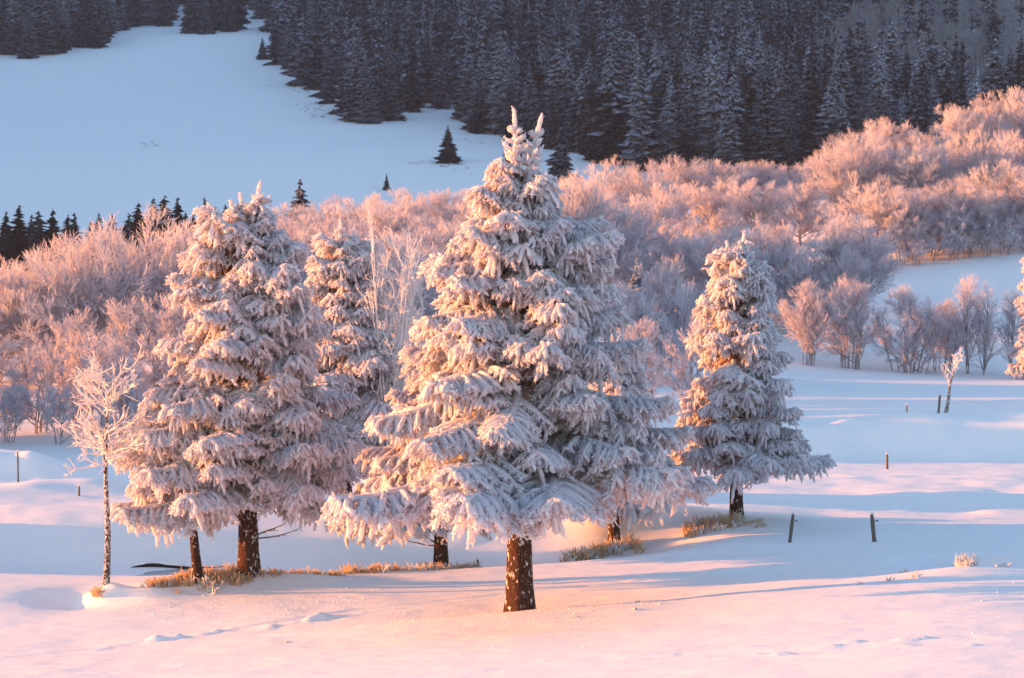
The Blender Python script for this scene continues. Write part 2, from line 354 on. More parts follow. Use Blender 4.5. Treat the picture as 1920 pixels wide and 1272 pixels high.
# ------------------------------------------------------------------ rimed spruces
def dirv(az, el): return np.stack([np.cos(el) * np.cos(az), np.cos(el) * np.sin(az), np.sin(el)], -1)
def make_branch(L, seed, name):
    """one spruce bough along +x: limb, side shoots, hanging rimed fingers"""
    r = np.random.default_rng(seed); g = Geo()
    S = np.linspace(0, 1, 7)
    wob = r.normal(0, .02 * L, 2)
    def axis(s):
        s = np.asarray(s, float)
        return np.stack([L * s * (1 - .06 * s), wob[0] * np.sin(3 * s) + wob[1] * np.sin(5 * s), L * (-.20 * s ** 1.4 + .10 * s ** 4)], -1)
    A = axis(S)
    g.tubes(A[None, :3], ((.018 + .022 * L * (1 - S) ** .8)[None] + .008)[:, :3], 6, 2)
    g.tubes(A[None, 2:], ((.030 + .022 * L * (1 - S) ** .8)[None] + .008)[:, 2:], 6, 0)
    # side shoots
    n2 = max(3, int(7.4 * L ** .9))
    s2 = np.concatenate([np.linspace(.10, .97, n2) + r.normal(0, .02, n2) for _ in (0, 1)]); s2 = np.clip(s2, .06, .985)
    side = np.concatenate([np.ones(n2), -np.ones(n2)])
    l2 = (.40 * L ** .82 * (1 - s2) ** .75 * np.minimum(1, .35 + s2 * 2.2) + .16) * r.uniform(.75, 1.2, 2 * n2)
    ang = np.radians(r.uniform(38, 66, 2 * n2)) * side
    el0 = np.radians(r.uniform(-14, 14, 2 * n2))
    d2 = dirv(ang, el0); p0 = axis(s2)
    k2 = np.linspace(0, 1, 5)
    sag = r.uniform(.30, .62, 2 * n2)
    P2 = p0[:, None, :] + (l2[:, None] * k2)[..., None] * d2[:, None, :]
    P2[..., 2] -= (sag * l2)[:, None] * k2 ** 1.8
    inner = s2 < .42
    R2 = (.030 + .018 * r.random(2 * n2))[:, None] * np.array([.8, 1.15, 1.25, 1.15, .5])
    g.tubes(P2[~inner], R2[~inner], 6, 0)
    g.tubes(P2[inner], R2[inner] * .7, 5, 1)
    # end shoot of the bough
    e = axis(np.array([.82, .88, .94, 1.0])); tip = np.concatenate([e, e[-1:] + np.array([[.09, 0, .02]])])
    g.tubes(tip[None], np.array([[.035, .052, .054, .05, .018]]), 7, 3)
    # fingers on each side shoot
    fp, fd, fl, fr, fm = [], [], [], [], []
    for i in range(2 * n2):
        nf = max(2, int(l2[i] / .064))
        t = np.linspace(.12, 1.0, nf)
        for sd in (1, -1):
            for tt in t + r.normal(0, .03, nf):
                tt = min(max(tt, .05), 1.0)
                b = np.array([np.interp(tt, k2, P2[i, :, c]) for c in range(3)])
                a = ang[i] + sd * math.radians(r.uniform(25, 70))
                down = r.uniform(.25, 1.25) + .35 * (1 - tt)
                d = np.array([math.cos(a), math.sin(a), -down]); d /= np.linalg.norm(d)
                fp.append(b); fd.append(d)
                fl.append(r.uniform(.10, .26) * (1.15 - .45 * tt) * (1.2 if down > .8 else 1))
                fr.append(r.uniform(.015, .026) if r.random() < .5 else r.uniform(.025, .044))
                q = s2[i] + .25 * tt * l2[i] / L
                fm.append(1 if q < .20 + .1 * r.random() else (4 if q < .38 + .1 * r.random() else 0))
    # hanging curtain straight under the limb
    nc = int(13 * L)
    for s in r.uniform(.12, .95, nc):
        b = axis(s); a = r.uniform(0, 6.28)
        d = np.array([.35 * math.cos(a), .35 * math.sin(a), -1.0]); d /= np.linalg.norm(d)
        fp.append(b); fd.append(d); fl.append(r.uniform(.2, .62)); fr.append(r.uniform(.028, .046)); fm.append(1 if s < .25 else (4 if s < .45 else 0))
    # rime cushions standing on top of the limb
    for s in r.uniform(.3, .98, int(6 * L)):
        b = axis(s); a = r.uniform(-1.4, 1.4)
        d = np.array([math.cos(a), math.sin(a), .35]); d /= np.linalg.norm(d)
        fp.append(b); fd.append(d); fl.append(r.uniform(.10, .22)); fr.append(r.uniform(.03, .045)); fm.append(0)
    fp, fd, fl, fr, fm = map(np.array, (fp, fd, fl, fr, fm))
    k = np.array([0, .3, .62, .90, 1.0, 1.04])
    P = fp[:, None, :] + (fl[:, None] * k)[..., None] * fd[:, None, :]
    P += r.normal(0, .008, P.shape)
    P[..., 2] -= (.16 * fl)[:, None] * k ** 2
    R = fr[:, None] * np.array([.75, 1.0, 1.12, 1.02, .62, .08]) * r.uniform(.80, 1.22, (len(fr), 6))
    # feathery rime needles standing off the fingers
    nn = 5 * len(fr); ii = r.integers(0, len(fr), nn); kk = r.integers(1, 5, nn)
    b = P[ii, kk]; d = r.normal(0, 1, (nn, 3)) + fd[ii] * .8; d /= np.linalg.norm(d, axis=1, keepdims=True)
    ln = (fr[ii] * 1.1 + r.uniform(.015, .055, nn))
    Q = b[:, None] + (ln[:, None] * np.array([.2, .65, 1.0]))[..., None] * d[:, None]
    w = fm[ii] != 1
    g.tubes(Q[w], np.repeat(np.array([[.013, .012, .004]]), w.sum(), 0) * r.uniform(.7, 1.3, (w.sum(), 1)), 3, 0)
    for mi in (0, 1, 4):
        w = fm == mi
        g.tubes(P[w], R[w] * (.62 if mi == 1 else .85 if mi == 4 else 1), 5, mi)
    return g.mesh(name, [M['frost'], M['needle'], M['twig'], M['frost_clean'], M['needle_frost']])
BRANCH = []
for L, n in ((4.3, 3), (3.2, 4), (2.3, 4), (1.5, 4), (.9, 3), (.5, 3)):
    for k in range(n): BRANCH.append((L, make_branch(L, int(L * 100) + k, 'bough_mesh')))
def pick(L, r):
    c = sorted(BRANCH, key=lambda b: abs(math.log(b[0] / L)) + r.random() * .22)
    return c[0]
def trunk_mesh(name, H, r0, seed, mat, flare=.35, bend=(0, 0), n=18, top=.02, k=26):
    r = np.random.default_rng(seed); g = Geo()
    s = np.linspace(0, 1, k) ** 1.5
    P = np.stack([bend[0] * s + .03 * np.sin(5 * s + seed), bend[1] * s, s * H - .25], -1)
    R = r0 * (1 - s) ** .9 + top + flare * r0 * np.exp(-s * H / .35)
    g.tubes(P[None], R[None], n, 0)
    V = g.v[0]; a = np.arctan2(V[:, 1], V[:, 0])
    # root flutes and bark plates
    rr = 1 + .05 * np.sin(a * 5 + seed) * np.exp(-V[:, 2] / .8) + r.normal(0, .018, len(V))
    ring = np.repeat(P, n, 0); g.v[0] = ring + (V - ring) * rr[:, None]
    return g.mesh(name, [mat])
def spruce(name, label, px, D, H, prof, seed, r0, crown_from, dead=0, leaders=((0, 0, 1.0),), whorl=.35, per=7.4, bend=(0, 0), zoff=0, cat='spruce tree', trunk_mat=None, droop=1.0, group=None, fat=1.0, stop=.93):
    """prof: list of (height fraction, reach to the left, reach to the right)"""
    r = np.random.default_rng(seed)
    x = x_of(px, D); z = hz(x, D) + zoff
    root = link(name, None, None, (x, D, z)); tag(root, label, cat, group)
    link('trunk', trunk_mesh('trunk_mesh', H * .93, r0, seed, trunk_mat or M['bark'], bend=bend), root)
    crown = link('crown', None, root)
    hf = [p[0] for p in prof]; hl = [p[1] for p in prof]; hr_ = [p[2] for p in prof]
    h = crown_from; az = r.random() * 6
    top_h = leaders[0][2] * H
    def put(h, a, L, pitch, ox=0, oy=0):
        bl, me = pick(L, r)
        s = L / bl
        o = link('branch', me, crown, (ox + bend[0] * h / H, oy + bend[1] * h / H, h), None, (s, s * r.uniform(.9, 1.2) * fat, max(s, .8) * r.uniform(.95, 1.15)))
        o.rotation_euler = (r.normal(0, .10), -pitch, a)
        return o
    while h < H * stop:
        f = h / H
        n = per if f < .8 else per - 1.2
        n = int(n + r.random())
        az += 2.4 + r.normal(0, .3)
        for i in range(n):
            a = az + i * 2 * math.pi / n + r.normal(0, .16)
            rl = np.interp(f, hf, hl); rr = np.interp(f, hf, hr_)
            c = math.cos(a); w = .5 + .5 * c
            reach = (rl * (1 - w) + rr * w) * r.uniform(.66, 1.16)
            pitch = math.radians(np.interp(f, [0, .2, .5, .75, .9, 1.0], [-6 * droop, -6 * droop, -5 * droop, 4, 18, 42]) + r.normal(0, 8))
            if reach < .12: continue
            L = reach / max(.55, math.cos(pitch)) * 1.05
            if f > .9 and len(leaders) > 1:
                ld = leaders[i % len(leaders)]; ox = ld[0] * (f - .86) / .14; oy = ld[1] * (f - .86) / .14
                L *= .62
            else: ox = oy = 0
            if h < crown_from + .9: pitch = max(pitch, math.radians(-7 if abs(math.sin(a)) < .6 else -1))
            put(max(h + r.normal(0, .28) * (1 - .7 * f), crown_from - .08), a, L, pitch, ox, oy)
        h += whorl * r.uniform(.8, 1.2) * np.interp(f, [0, .6, 1], [1.05, .9, .55])
    # leading shoots with their stubs
    g = Geo()
    for ox, oy, tf in leaders:
        z0 = H * .80; z1 = H * tf
        k = np.linspace(0, 1, 16)
        P = np.stack([ox * k ** 1.1 + .012 * np.sin(9 * k), oy * k, z0 + (z1 - z0) * k], -1)
        R = .066 - .020 * k + r.normal(0, .009, 16); R[-1] = .012
        g.tubes(P[None], R[None], 8, 0)
        nn = 140; u = r.uniform(.1, 1, nn); dd = r.normal(0, 1, (nn, 3)); dd /= np.linalg.norm(dd, axis=1, keepdims=True)
        B = np.stack([np.interp(u, k, P[:, c]) for c in range(3)], -1)
        g.tubes(B[:, None] + ((.05 + r.uniform(.01, .05, nn))[:, None] * np.array([.4, .7, 1.0]))[..., None] * dd[:, None], np.repeat(np.array([[.014, .012, .004]]), nn, 0), 3, 0)
        for q, (kk, cnt, ln) in enumerate(((.22, 7, .60), (.34, 7, .55), (.46, 6, .46), (.56, 6, .40), (.66, 5, .32), (.76, 5, .22))):
            b = np.array([np.interp(kk, k, P[:, c]) for c in range(3)])
            for i in range(cnt):
                a = i * 6.283 / cnt + r.random() + q; el = math.radians(r.uniform(12, 40)); d = dirv(a, el)
                t = np.linspace(0, 1, 6); Lq = ln * r.uniform(.7, 1.2)
                PP = b + (t * Lq)[:, None] * d; PP[:, 2] -= .1 * Lq * np.sin(t * 3)
                RR = np.array([.035, .044, .050, .056, .050, .012]) * r.uniform(.85, 1.25) * r.uniform(.82, 1.2, 6)
                PP += r.normal(0, .008, PP.shape)
                g.tubes(PP[None], RR[None], 7, 0)
                nn = 26; ii = r.integers(1, 6, nn); dd = r.normal(0, 1, (nn, 3)); dd /= np.linalg.norm(dd, axis=1, keepdims=True)
                QQ = PP[ii][:, None] + ((RR[ii] * 1.0 + r.uniform(.012, .045, nn))[:, None] * np.array([.3, .7, 1.0]))[..., None] * dd[:, None]
                g.tubes(QQ, np.repeat(np.array([[.014, .012, .004]]), nn, 0), 3, 0)
    link('leading_shoot', g.mesh('leading_shoot_mesh', [M['frost_clean']]), crown)
    for i in range(dead):
        q = Geo(); a = r.uniform(0, 6.28); el = math.radians(r.uniform(-12, 8)); Ld = r.uniform(.7, 1.9)
        t = np.linspace(0, 1, 8); d = dirv(a, el); h0 = crown_from * r.uniform(.35, 1.1)
        P = np.array([0, 0, h0]) + (t * Ld)[:, None] * d; P[:, 2] += .22 * Ld * t ** 2; P += r.normal(0, .012, P.shape)
        q.tubes(P[None], (.022 * (1 - t) + .007)[None], 5, 0)
        for s in np.linspace(.3, .95, 7):
            b = np.array([np.interp(s, t, P[:, c]) for c in range(3)]); aa = a + r.choice([-1, 1]) * r.uniform(.4, .9)
            dd = dirv(aa, r.uniform(-.2, .3)); tt = np.linspace(0, 1, 4); ll = r.uniform(.15, .45) * (1.2 - s)
            q.tubes((b + (tt * ll)[:, None] * dd)[None], (.010 * (1 - tt) + .005)[None], 4, 1 if r.random() < .6 else 0)
        link('dead_branch', q.mesh('dead_branch_mesh', [M['twig'], M['needle_frost']]), root)
    return root

spruce('spruce_tree', 'added low spruce, unseen outside the left edge, shading the stream bank', -420, 62.5, 5.2, [(0, 2.4, 2.4), (.3, 2.3, 2.3), (.7, 1.3, 1.3), (1, .2, .2)], 88, .16, .9)  # unseen tree, added so its shadow falls on the stream bank
for px_, d_, h_, lb in ((-300, 91.8, 8.4, 'rimed spruce by the road outside the left edge of the view'), (-310, 95.5, 9.0, 'taller added spruce shading the road wall, unseen outside the left edge of the view')):  # unseen pair, added to throw shade along the ploughed wall
    spruce('spruce_tree', lb, px_, d_, h_, [(0, 2.8, 2.8), (.4, 2.8, 2.8), (.7, 1.8, 1.8), (1, .2, .2)], int(d_), .16, .8, per=6)
MAIN = [(0, 4.6, 3.9), (.12, 5.2, 4.3), (.24, 5.2, 4.4), (.33, 5.3, 4.4), (.40, 4.5, 3.7), (.52, 3.0, 2.8), (.68, 2.2, 2.3), (.76, 1.7, 1.8), (.80, 1.15, 1.15), (.84, .8, .75), (.88, .55, .5), (.93, .4, .45), (1, .2, .2)]
spruce('spruce_tree', 'tall rimed spruce with two leading shoots, its bare trunk standing in front of the others', 975, 50.7, 12.05, MAIN, 3, .33, 3.85,
       leaders=((-.16, 0, 1.0), (.52, .1, .99)), zoff=-.05, stop=.87)
LEFT = [(0, 3.3, 2.9), (.14, 3.6, 3.2), (.3, 3.4, 3.1), (.5, 2.7, 2.6), (.7, 1.8, 1.8), (.85, 1.15, 1.1), (.94, .6, .5), (1, .2, .2)]
spruce('spruce_tree', 'broad rimed spruce above the stream with thin bare lower branches', 463, 55.7, 10.3, LEFT, 8, .27, 2.5, dead=16, leaders=((.35, 0, 1.0), (-.2, .1, .97), (-.45, 0, .95)))
spruce('spruce_tree', 'thin trunked rimed spruce half hidden by the broad spruce', 370, 55.2, 5.6, [(0, 1.9, 1.0), (.25, 2.1, 1.2), (.6, 1.3, .8), (1, .2, .2)], 21, .12, 2.2, bend=(-.35, 0), per=5)
spruce('spruce_tree', 'slim rimed spruce whose top shows between the two largest spruces', 645, 73, 9.4, [(0, 2.5, 2.5), (.3, 2.5, 2.5), (.6, 1.9, 1.9), (.85, 1.0, 1.0), (1, .2, .2)], 33, .2, 1.8, leaders=((-.15, 0, 1.0), (.35, .1, .97)))
spruce('spruce_tree', 'rimed spruce behind the tallest one, trunk among orange grass', 828, 60.2, 6.6, [(0, 2.6, 1.8), (.35, 2.9, 1.9), (.6, 2.0, 1.3), (1, .2, .2)], 41, .2, 2.1, dead=8)
spruce('spruce_tree', 'small rimed spruce peeping out right of the tallest spruce', 1150, 63.5, 6.5, [(0, 1.5, 1.7), (.25, 1.7, 1.9), (.6, 1.1, 1.3), (1, .15, .15)], 52, .16, 1.6)
RIGHT = [(0, 1.9, 2.9), (.12, 2.2, 3.4), (.24, 2.2, 3.0), (.4, 1.85, 1.8), (.6, 1.35, 1.3), (.75, 1.1, 1.0), (.88, .7, .75), (1, .2, .2)]
spruce('spruce_tree', 'rimed spruce standing apart at right near the leaning fence posts', 1382, 65.0, 8.75, RIGHT, 66, .19, 2.0, leaders=((.22, 0, 1.0), (-.35, 0, .965)), dead=6, per=6)
spruce('spruce_tree', 'brownish spruce cut off by the right edge beside the willows', 1945, 138, 9.5, [(0, 2.0, 2.0), (.4, 1.6, 1.6), (.8, .8, .8), (1, .15, .15)], 71, .2, .8, per=5)

# ------------------------------------------------------------------ rimed broadleaf trees
def make_broadleaf(seed, H=8.0, W=3.6, n1=21, n2=11, n3=8, n4=4, low=.05, stems=1, up=0.0, tipr=.016, base_sp=.0, twl=.62):
    """returns (trunk mesh, crown mesh); limbs fan out into an egg-shaped crown of fine rimed twigs"""
    r = np.random.default_rng(seed); gt = Geo(); gc = Geo()
    st = []
    for i in range(stems):
        a = r.uniform(0, 6.28); b = np.array([base_sp * math.cos(a), base_sp * math.sin(a), 0]) * r.uniform(.2, 1)
        lean = b * r.uniform(.5, 1.3) + r.normal(0, .12, 3); lean[2] = 0
        t = np.linspace(0, 1, 6); hh = H * (r.uniform(.5, .62) if stems == 1 else r.uniform(.45, .7))
        P = b + t[:, None] * np.array([lean[0], lean[1], hh]); P[0, 2] -= .3; P[1:-1] += r.normal(0, .04, (4, 3))
        r0 = (.16 if stems == 1 else .034) * H / 8
        gt.tubes(P[None], (r0 * (1 - t) ** .7 + .02)[None], 7, 0); st.append(P)
    cz = H * .50
    def env(d):  # distance from the crown centre to the egg envelope
        hz_ = np.where(d[..., 2] > 0, H - cz, cz * .95)
        return 1 / np.sqrt((d[..., 0] ** 2 + d[..., 1] ** 2) / W ** 2 + d[..., 2] ** 2 / hz_ ** 2)
    lvl = []
    P1 = []
    for i in range(n1):
        P = st[i % stems]; f = r.uniform(low / .6, 1.0) if stems == 1 else r.uniform(.07, 1)
        b = np.array([np.interp(f, np.linspace(0, 1, 6), P[:, c]) for c in range(3)])
        a = i * 2.399 + r.normal(0, .3); el = math.radians(np.interp(f, [0, .5, 1], [-18, 25, 74]) + r.normal(0, 10) + up)
        d = dirv(a, el); e = np.array([0, 0, cz]) + d * env(d) * r.uniform(.80, 1.0)
        e[2] = max(e[2], .06 * H)
        t = np.linspace(0, 1, 6)[:, None]; mid = (b + e) / 2 + np.array([0, 0, -.05 * H]) + r.normal(0, .1, 3)
        P1.append((1 - t) ** 2 * b + 2 * t * (1 - t) * mid + t ** 2 * e)
    P1 = np.array(P1); t6 = np.linspace(0, 1, 6)
    gt.tubes(P1, np.repeat((.055 * (1 - t6) + .012)[None] * H / 8, n1, 0), 5, 0)
    def sub(Pp, n, lo, hi, a0, a1, l0, l1, upw, k=4):
        m, kk, _ = Pp.shape; tt = np.linspace(0, 1, kk)
        s = np.clip(np.linspace(lo, hi, n)[None] + r.normal(0, .04, (m, n)), .05, 1)
        i0 = np.clip((s * (kk - 1)).astype(int), 0, kk - 2); u = (s * (kk - 1) - i0)[..., None]
        ar = np.arange(m)[:, None]
        B = Pp[ar, i0] * (1 - u) + Pp[ar, i0 + 1] * u
        T = Pp[ar, i0 + 1] - Pp[ar, i0]; T /= np.linalg.norm(T, axis=-1, keepdims=True) + 1e-9
        rv = r.normal(0, 1, T.shape); rv -= (rv * T).sum(-1, keepdims=True) * T; rv /= np.linalg.norm(rv, axis=-1, keepdims=True) + 1e-9
        an = np.radians(r.uniform(a0, a1, s.shape))[..., None]
        d = np.cos(an) * T + np.sin(an) * rv; d[..., 2] += upw; d /= np.linalg.norm(d, axis=-1, keepdims=True)
        ln = (r.uniform(l0, l1, s.shape) * (1.15 - .55 * s))[..., None, None]
        t = np.linspace(0, 1, k)[None, None, :, None]
        Q = B[:, :, None, :] + ln * t * d[:, :, None, :]; Q[..., 2] += (ln[..., 0] * .12 * t[..., 0] ** 2)
        return Q.reshape(-1, k, 3)
    q = H / 8
    P2 = sub(P1, n2, .12, 1.0, 25, 62, 1.0 * q, 1.9 * q, .08)
    gc.tubes(P2, np.repeat(np.array([[.026, .020, .014, .009]]) * q, len(P2), 0), 4, 1)
    P3 = sub(P2, n3, .2, 1.0, 22, 58, .55 * q, 1.05 * q, .10)
    gc.tubes(P3, np.repeat(np.array([[tipr * .95, tipr, tipr * .8, tipr * .4]]), len(P3), 0), 3, 0)
    if n4:
        P4 = sub(P3, n4, .25, 1.0, 20, 48, twl * .5 * q, twl * q, .12, 3)
        gc.tubes(P4, np.repeat(np.array([[tipr * .8, tipr * .9, tipr * .35]]), len(P4), 0), 3, 0)
    return gt.mesh('trunk_mesh', [M['beech_limb']]), gc.mesh('crown_mesh', [M['beech_tip'], M['beech_limb']])
BEECH = [make_broadleaf(100 + i, 8, w, low=.03) for i, w in enumerate((3.6, 4.1, 3.4, 4.4))]
SHRUB = [make_broadleaf(200 + i, 4.2, 2.4, n1=10, n2=9, n3=8, n4=4, low=.02, stems=5, base_sp=.5, up=8, tipr=.013) for i in range(2)]
WILLOW = [make_broadleaf(300 + i, 5.8, w, n1=24, n2=11, n3=7, n4=3, low=.02, stems=st_, base_sp=bs, up=u_, tipr=.012) for i, (w, st_, bs, u_) in enumerate(((2.1, 9, .6, 14), (2.5, 14, .9, 6), (3.5, 18, 1.5, 2), (2.3, 11, 1.1, 10)))]
SLIM = [make_broadleaf(400 + i, 5.8, 1.0, n1=9, n2=8, n3=6, n4=3, low=.2, stems=2, base_sp=.15, up=20, tipr=.012) for i in range(2)]
def broadleaf(kind, px, D, H, label, cat, r, group=None, name='beech_tree', wide=1.0, H0=8.0, sink=0.0, limb=None):
    me = kind[int(r.integers(len(kind)))]
    x = x_of(px, D); s = H / H0
    o = link(name, None, None, (x, D, hz(x, D) - sink), (r.normal(0, .04), r.normal(0, .04), r.uniform(0, 6.28)), (s * wide, s * wide, s))
    tag(o, label, cat, group)
    link('trunk', me[0], o); link('crown', me[1], o)
    return o
ORD = ['first', 'second', 'third', 'fourth', 'fifth', 'sixth', 'seventh', 'eighth', 'ninth', 'tenth', 'eleventh', 'twelfth', 'thirteenth', 'fourteenth', 'fifteenth', 'sixteenth', 'seventeenth', 'eighteenth', 'nineteenth', 'twentieth', 'twenty-first', 'twenty-second', 'twenty-third', 'twenty-fourth', 'twenty-fifth', 'twenty-sixth', 'twenty-seventh', 'twenty-eighth']
r = np.random.default_rng(77)
ROWS = [  # kind, heights, phrase, group, list of (px, D, top row or height)
    (SHRUB, 4.2, 'rimed_shrub', 'shrub', 'low rimed shrub from the left just behind the ploughed snow wall', 'rimed shrubs behind the snow wall',
     [(-40, 95, 2.8), (15, 96, 2.6), (-30, 98, 4.2), (110, 95.5, 2.7), (190, 96, 2.9), (140, 108, 5.4), (228, 110, 5.6), (300, 109, 5.4), (390, 110, 5.6), (70, 99, 4.0), (150, 101, 4.6), (230, 98, 4.0), (320, 100, 4.6), (420, 101, 4.4), (520, 100, 4.4), (610, 102, 4.2), (700, 100, 4.4), (790, 102, 4.6), (1120, 104, 4.0), (1215, 106, 4.2), (1300, 104, 4.0)]),
    (BEECH, 8.0, 'beech_tree', 'beech tree', 'big pink lit beech from the left in the front row of the grove', 'front row of the rimed grove',
     [(-60, 118, 490), (-5, 124, 478), (45, 119, 485), (95, 127, 465), (130, 120, 455), (175, 118, 440), (250, 124, 400), (345, 119, 425), (430, 127, 408), (530, 120, 420), (625, 126, 420), (715, 119, 440), (800, 126, 430), (905, 122, 450)]),
    (BEECH, 8.0, 'beech_tree', 'beech tree', 'rimed beech from the left in the middle row of the grove', 'middle row of the rimed grove',
     [(470, 166, 400), (560, 172, 385), (650, 164, 405), (735, 172, 385), (815, 166, 400), (900, 172, 375), (1080, 168, 360), (1170, 172, 365)]),
    (BEECH, 8.0, 'beech_tree', 'beech tree', 'small crowned beech from the left along the top edge of the grove', 'top edge of the rimed grove',
     [(530, 205, 372), (610, 212, 362), (690, 204, 355), (765, 212, 346), (840, 206, 338), (910, 214, 335), (1085, 210, 325), (1150, 216, 312), (1215, 212, 300), (1285, 218, 288), (1360, 214, 292), (1440, 218, 288), (1510, 214, 295)]),
    (BEECH, 8.0, 'beech_tree', 'beech tree', 'added shade-casting beech from the left half hidden behind the tallest spruce', 'added beeches behind the tallest spruce',
     [(1005, 152, 338), (1070, 150, 345), (1132, 153, 352)]),  # beeches added as shadow casters for the dip at right
    (BEECH, 8.0, 'beech_tree', 'beech tree', 'rimed beech from the left in the dip behind the lone right spruce', 'beeches in the dip',
     [(1190, 150, 440), (1270, 156, 425), (1350, 150, 415), (1430, 156, 405), (1505, 151, 425), (1590, 154, 420), (1240, 184, 345), (1330, 190, 335), (1420, 184, 335), (1500, 190, 330)]),
    (BEECH, 8.0, 'beech_tree', 'beech tree', 'beech from the left at the edge of the snowy slope under the right wood', 'lower edge of the right wood',
     [(1640, 175, 350), (1700, 177, 340), (1760, 179, 335), (1820, 177, 322), (1880, 180, 315), (1950, 178, 310)]),
    (BEECH, 8.0, 'beech_tree', 'beech tree', 'tall beech from the left in the heart of the right wood', 'heart of the right wood',
     [(1590, 190, 258), (1650, 193, 262), (1715, 190, 262), (1780, 194, 250), (1850, 190, 248), (1925, 195, 236)]),
    (BEECH, 8.0, 'beech_tree', 'beech tree', 'russet pink beech from the left on the crest of the right wood', 'crest of the right wood',
     [(1605, 216, 232), (1665, 222, 225), (1735, 220, 215), (1800, 226, 200), (1865, 228, 172), (1935, 226, 168)]),
    (SHRUB, 4.2, 'rimed_shrub', 'shrub', 'low dense shrub from the left at the foot of the right wood', 'shrubs at the foot of the right wood',
     [(1640, 170, 3.6), (1690, 173.5, 4.0), (1718, 173, 3.4), (1748, 174.5, 4.2), (1785, 174, 3.6), (1818, 175, 4.2), (1850, 175, 3.6), (1885, 176, 4.2), (1922, 176, 3.8)]),
    (SHRUB, 4.2, 'rimed_shrub', 'shrub', 'pink tipped rimed bush from the left in the gap between tall and right spruce', 'bushes in the gap right of the tall spruce',
     [(1165, 118, 5.0), (1235, 120, 6.0), (1295, 121, 5.4)]),
]
for kind, H0, nm, cat, phrase, grp, lst in ROWS:
    for i, (px, D, t) in enumerate(sorted(lst)):
        x = x_of(px, D)
        H = t if t < 30 else .94 * (z_of(t, D) - hz(x, D))
        H = float(np.clip(H * r.uniform(.86, 1.06), 2.4, 14))
        wide = r.uniform(.95, 1.15) * (1.0 if kind is SHRUB else np.clip(8.0 / H, .9, 1.25))
        broadleaf(kind, px, D, H, ORD[i] + ' ' + phrase, cat, r, grp, nm, wide, H0)
# willows in the row at right
for i, (px, D, H, k) in enumerate([(1513, 139.5, 5.0, 0), (1592, 140.5, 5.4, 1), (1700, 141, 5.1, 2), (1765, 143, 4.4, 3)]):
    lab = ['rust footed willow clump at the left end of the willow row', 'second willow clump of the row with brown stubby base', 'widest willow clump of the row with grey fanned stems', 'faint willow clump behind the widest one of the row'][i]
    broadleaf([WILLOW[k]], px, D, H, lab, 'willow', r, 'willow row on the snowfield', 'willow_clump', 1.0, 5.8)
for i, (px, D, H) in enumerate([(1818, 142, 6.0), (1843, 142, 5.6), (1893, 142, 5.2)]):
    lab = ['slim bare tree just right of the widest willow clump', 'slimmer bare tree with a forked stem right of the willows', 'slim bare tree nearest to the right edge'][i]
    broadleaf([SLIM[i % 2]], px, D, H, lab, 'bare tree', r, 'slim bare trees by the willows', 'bare_tree', 1.0, 5.8)
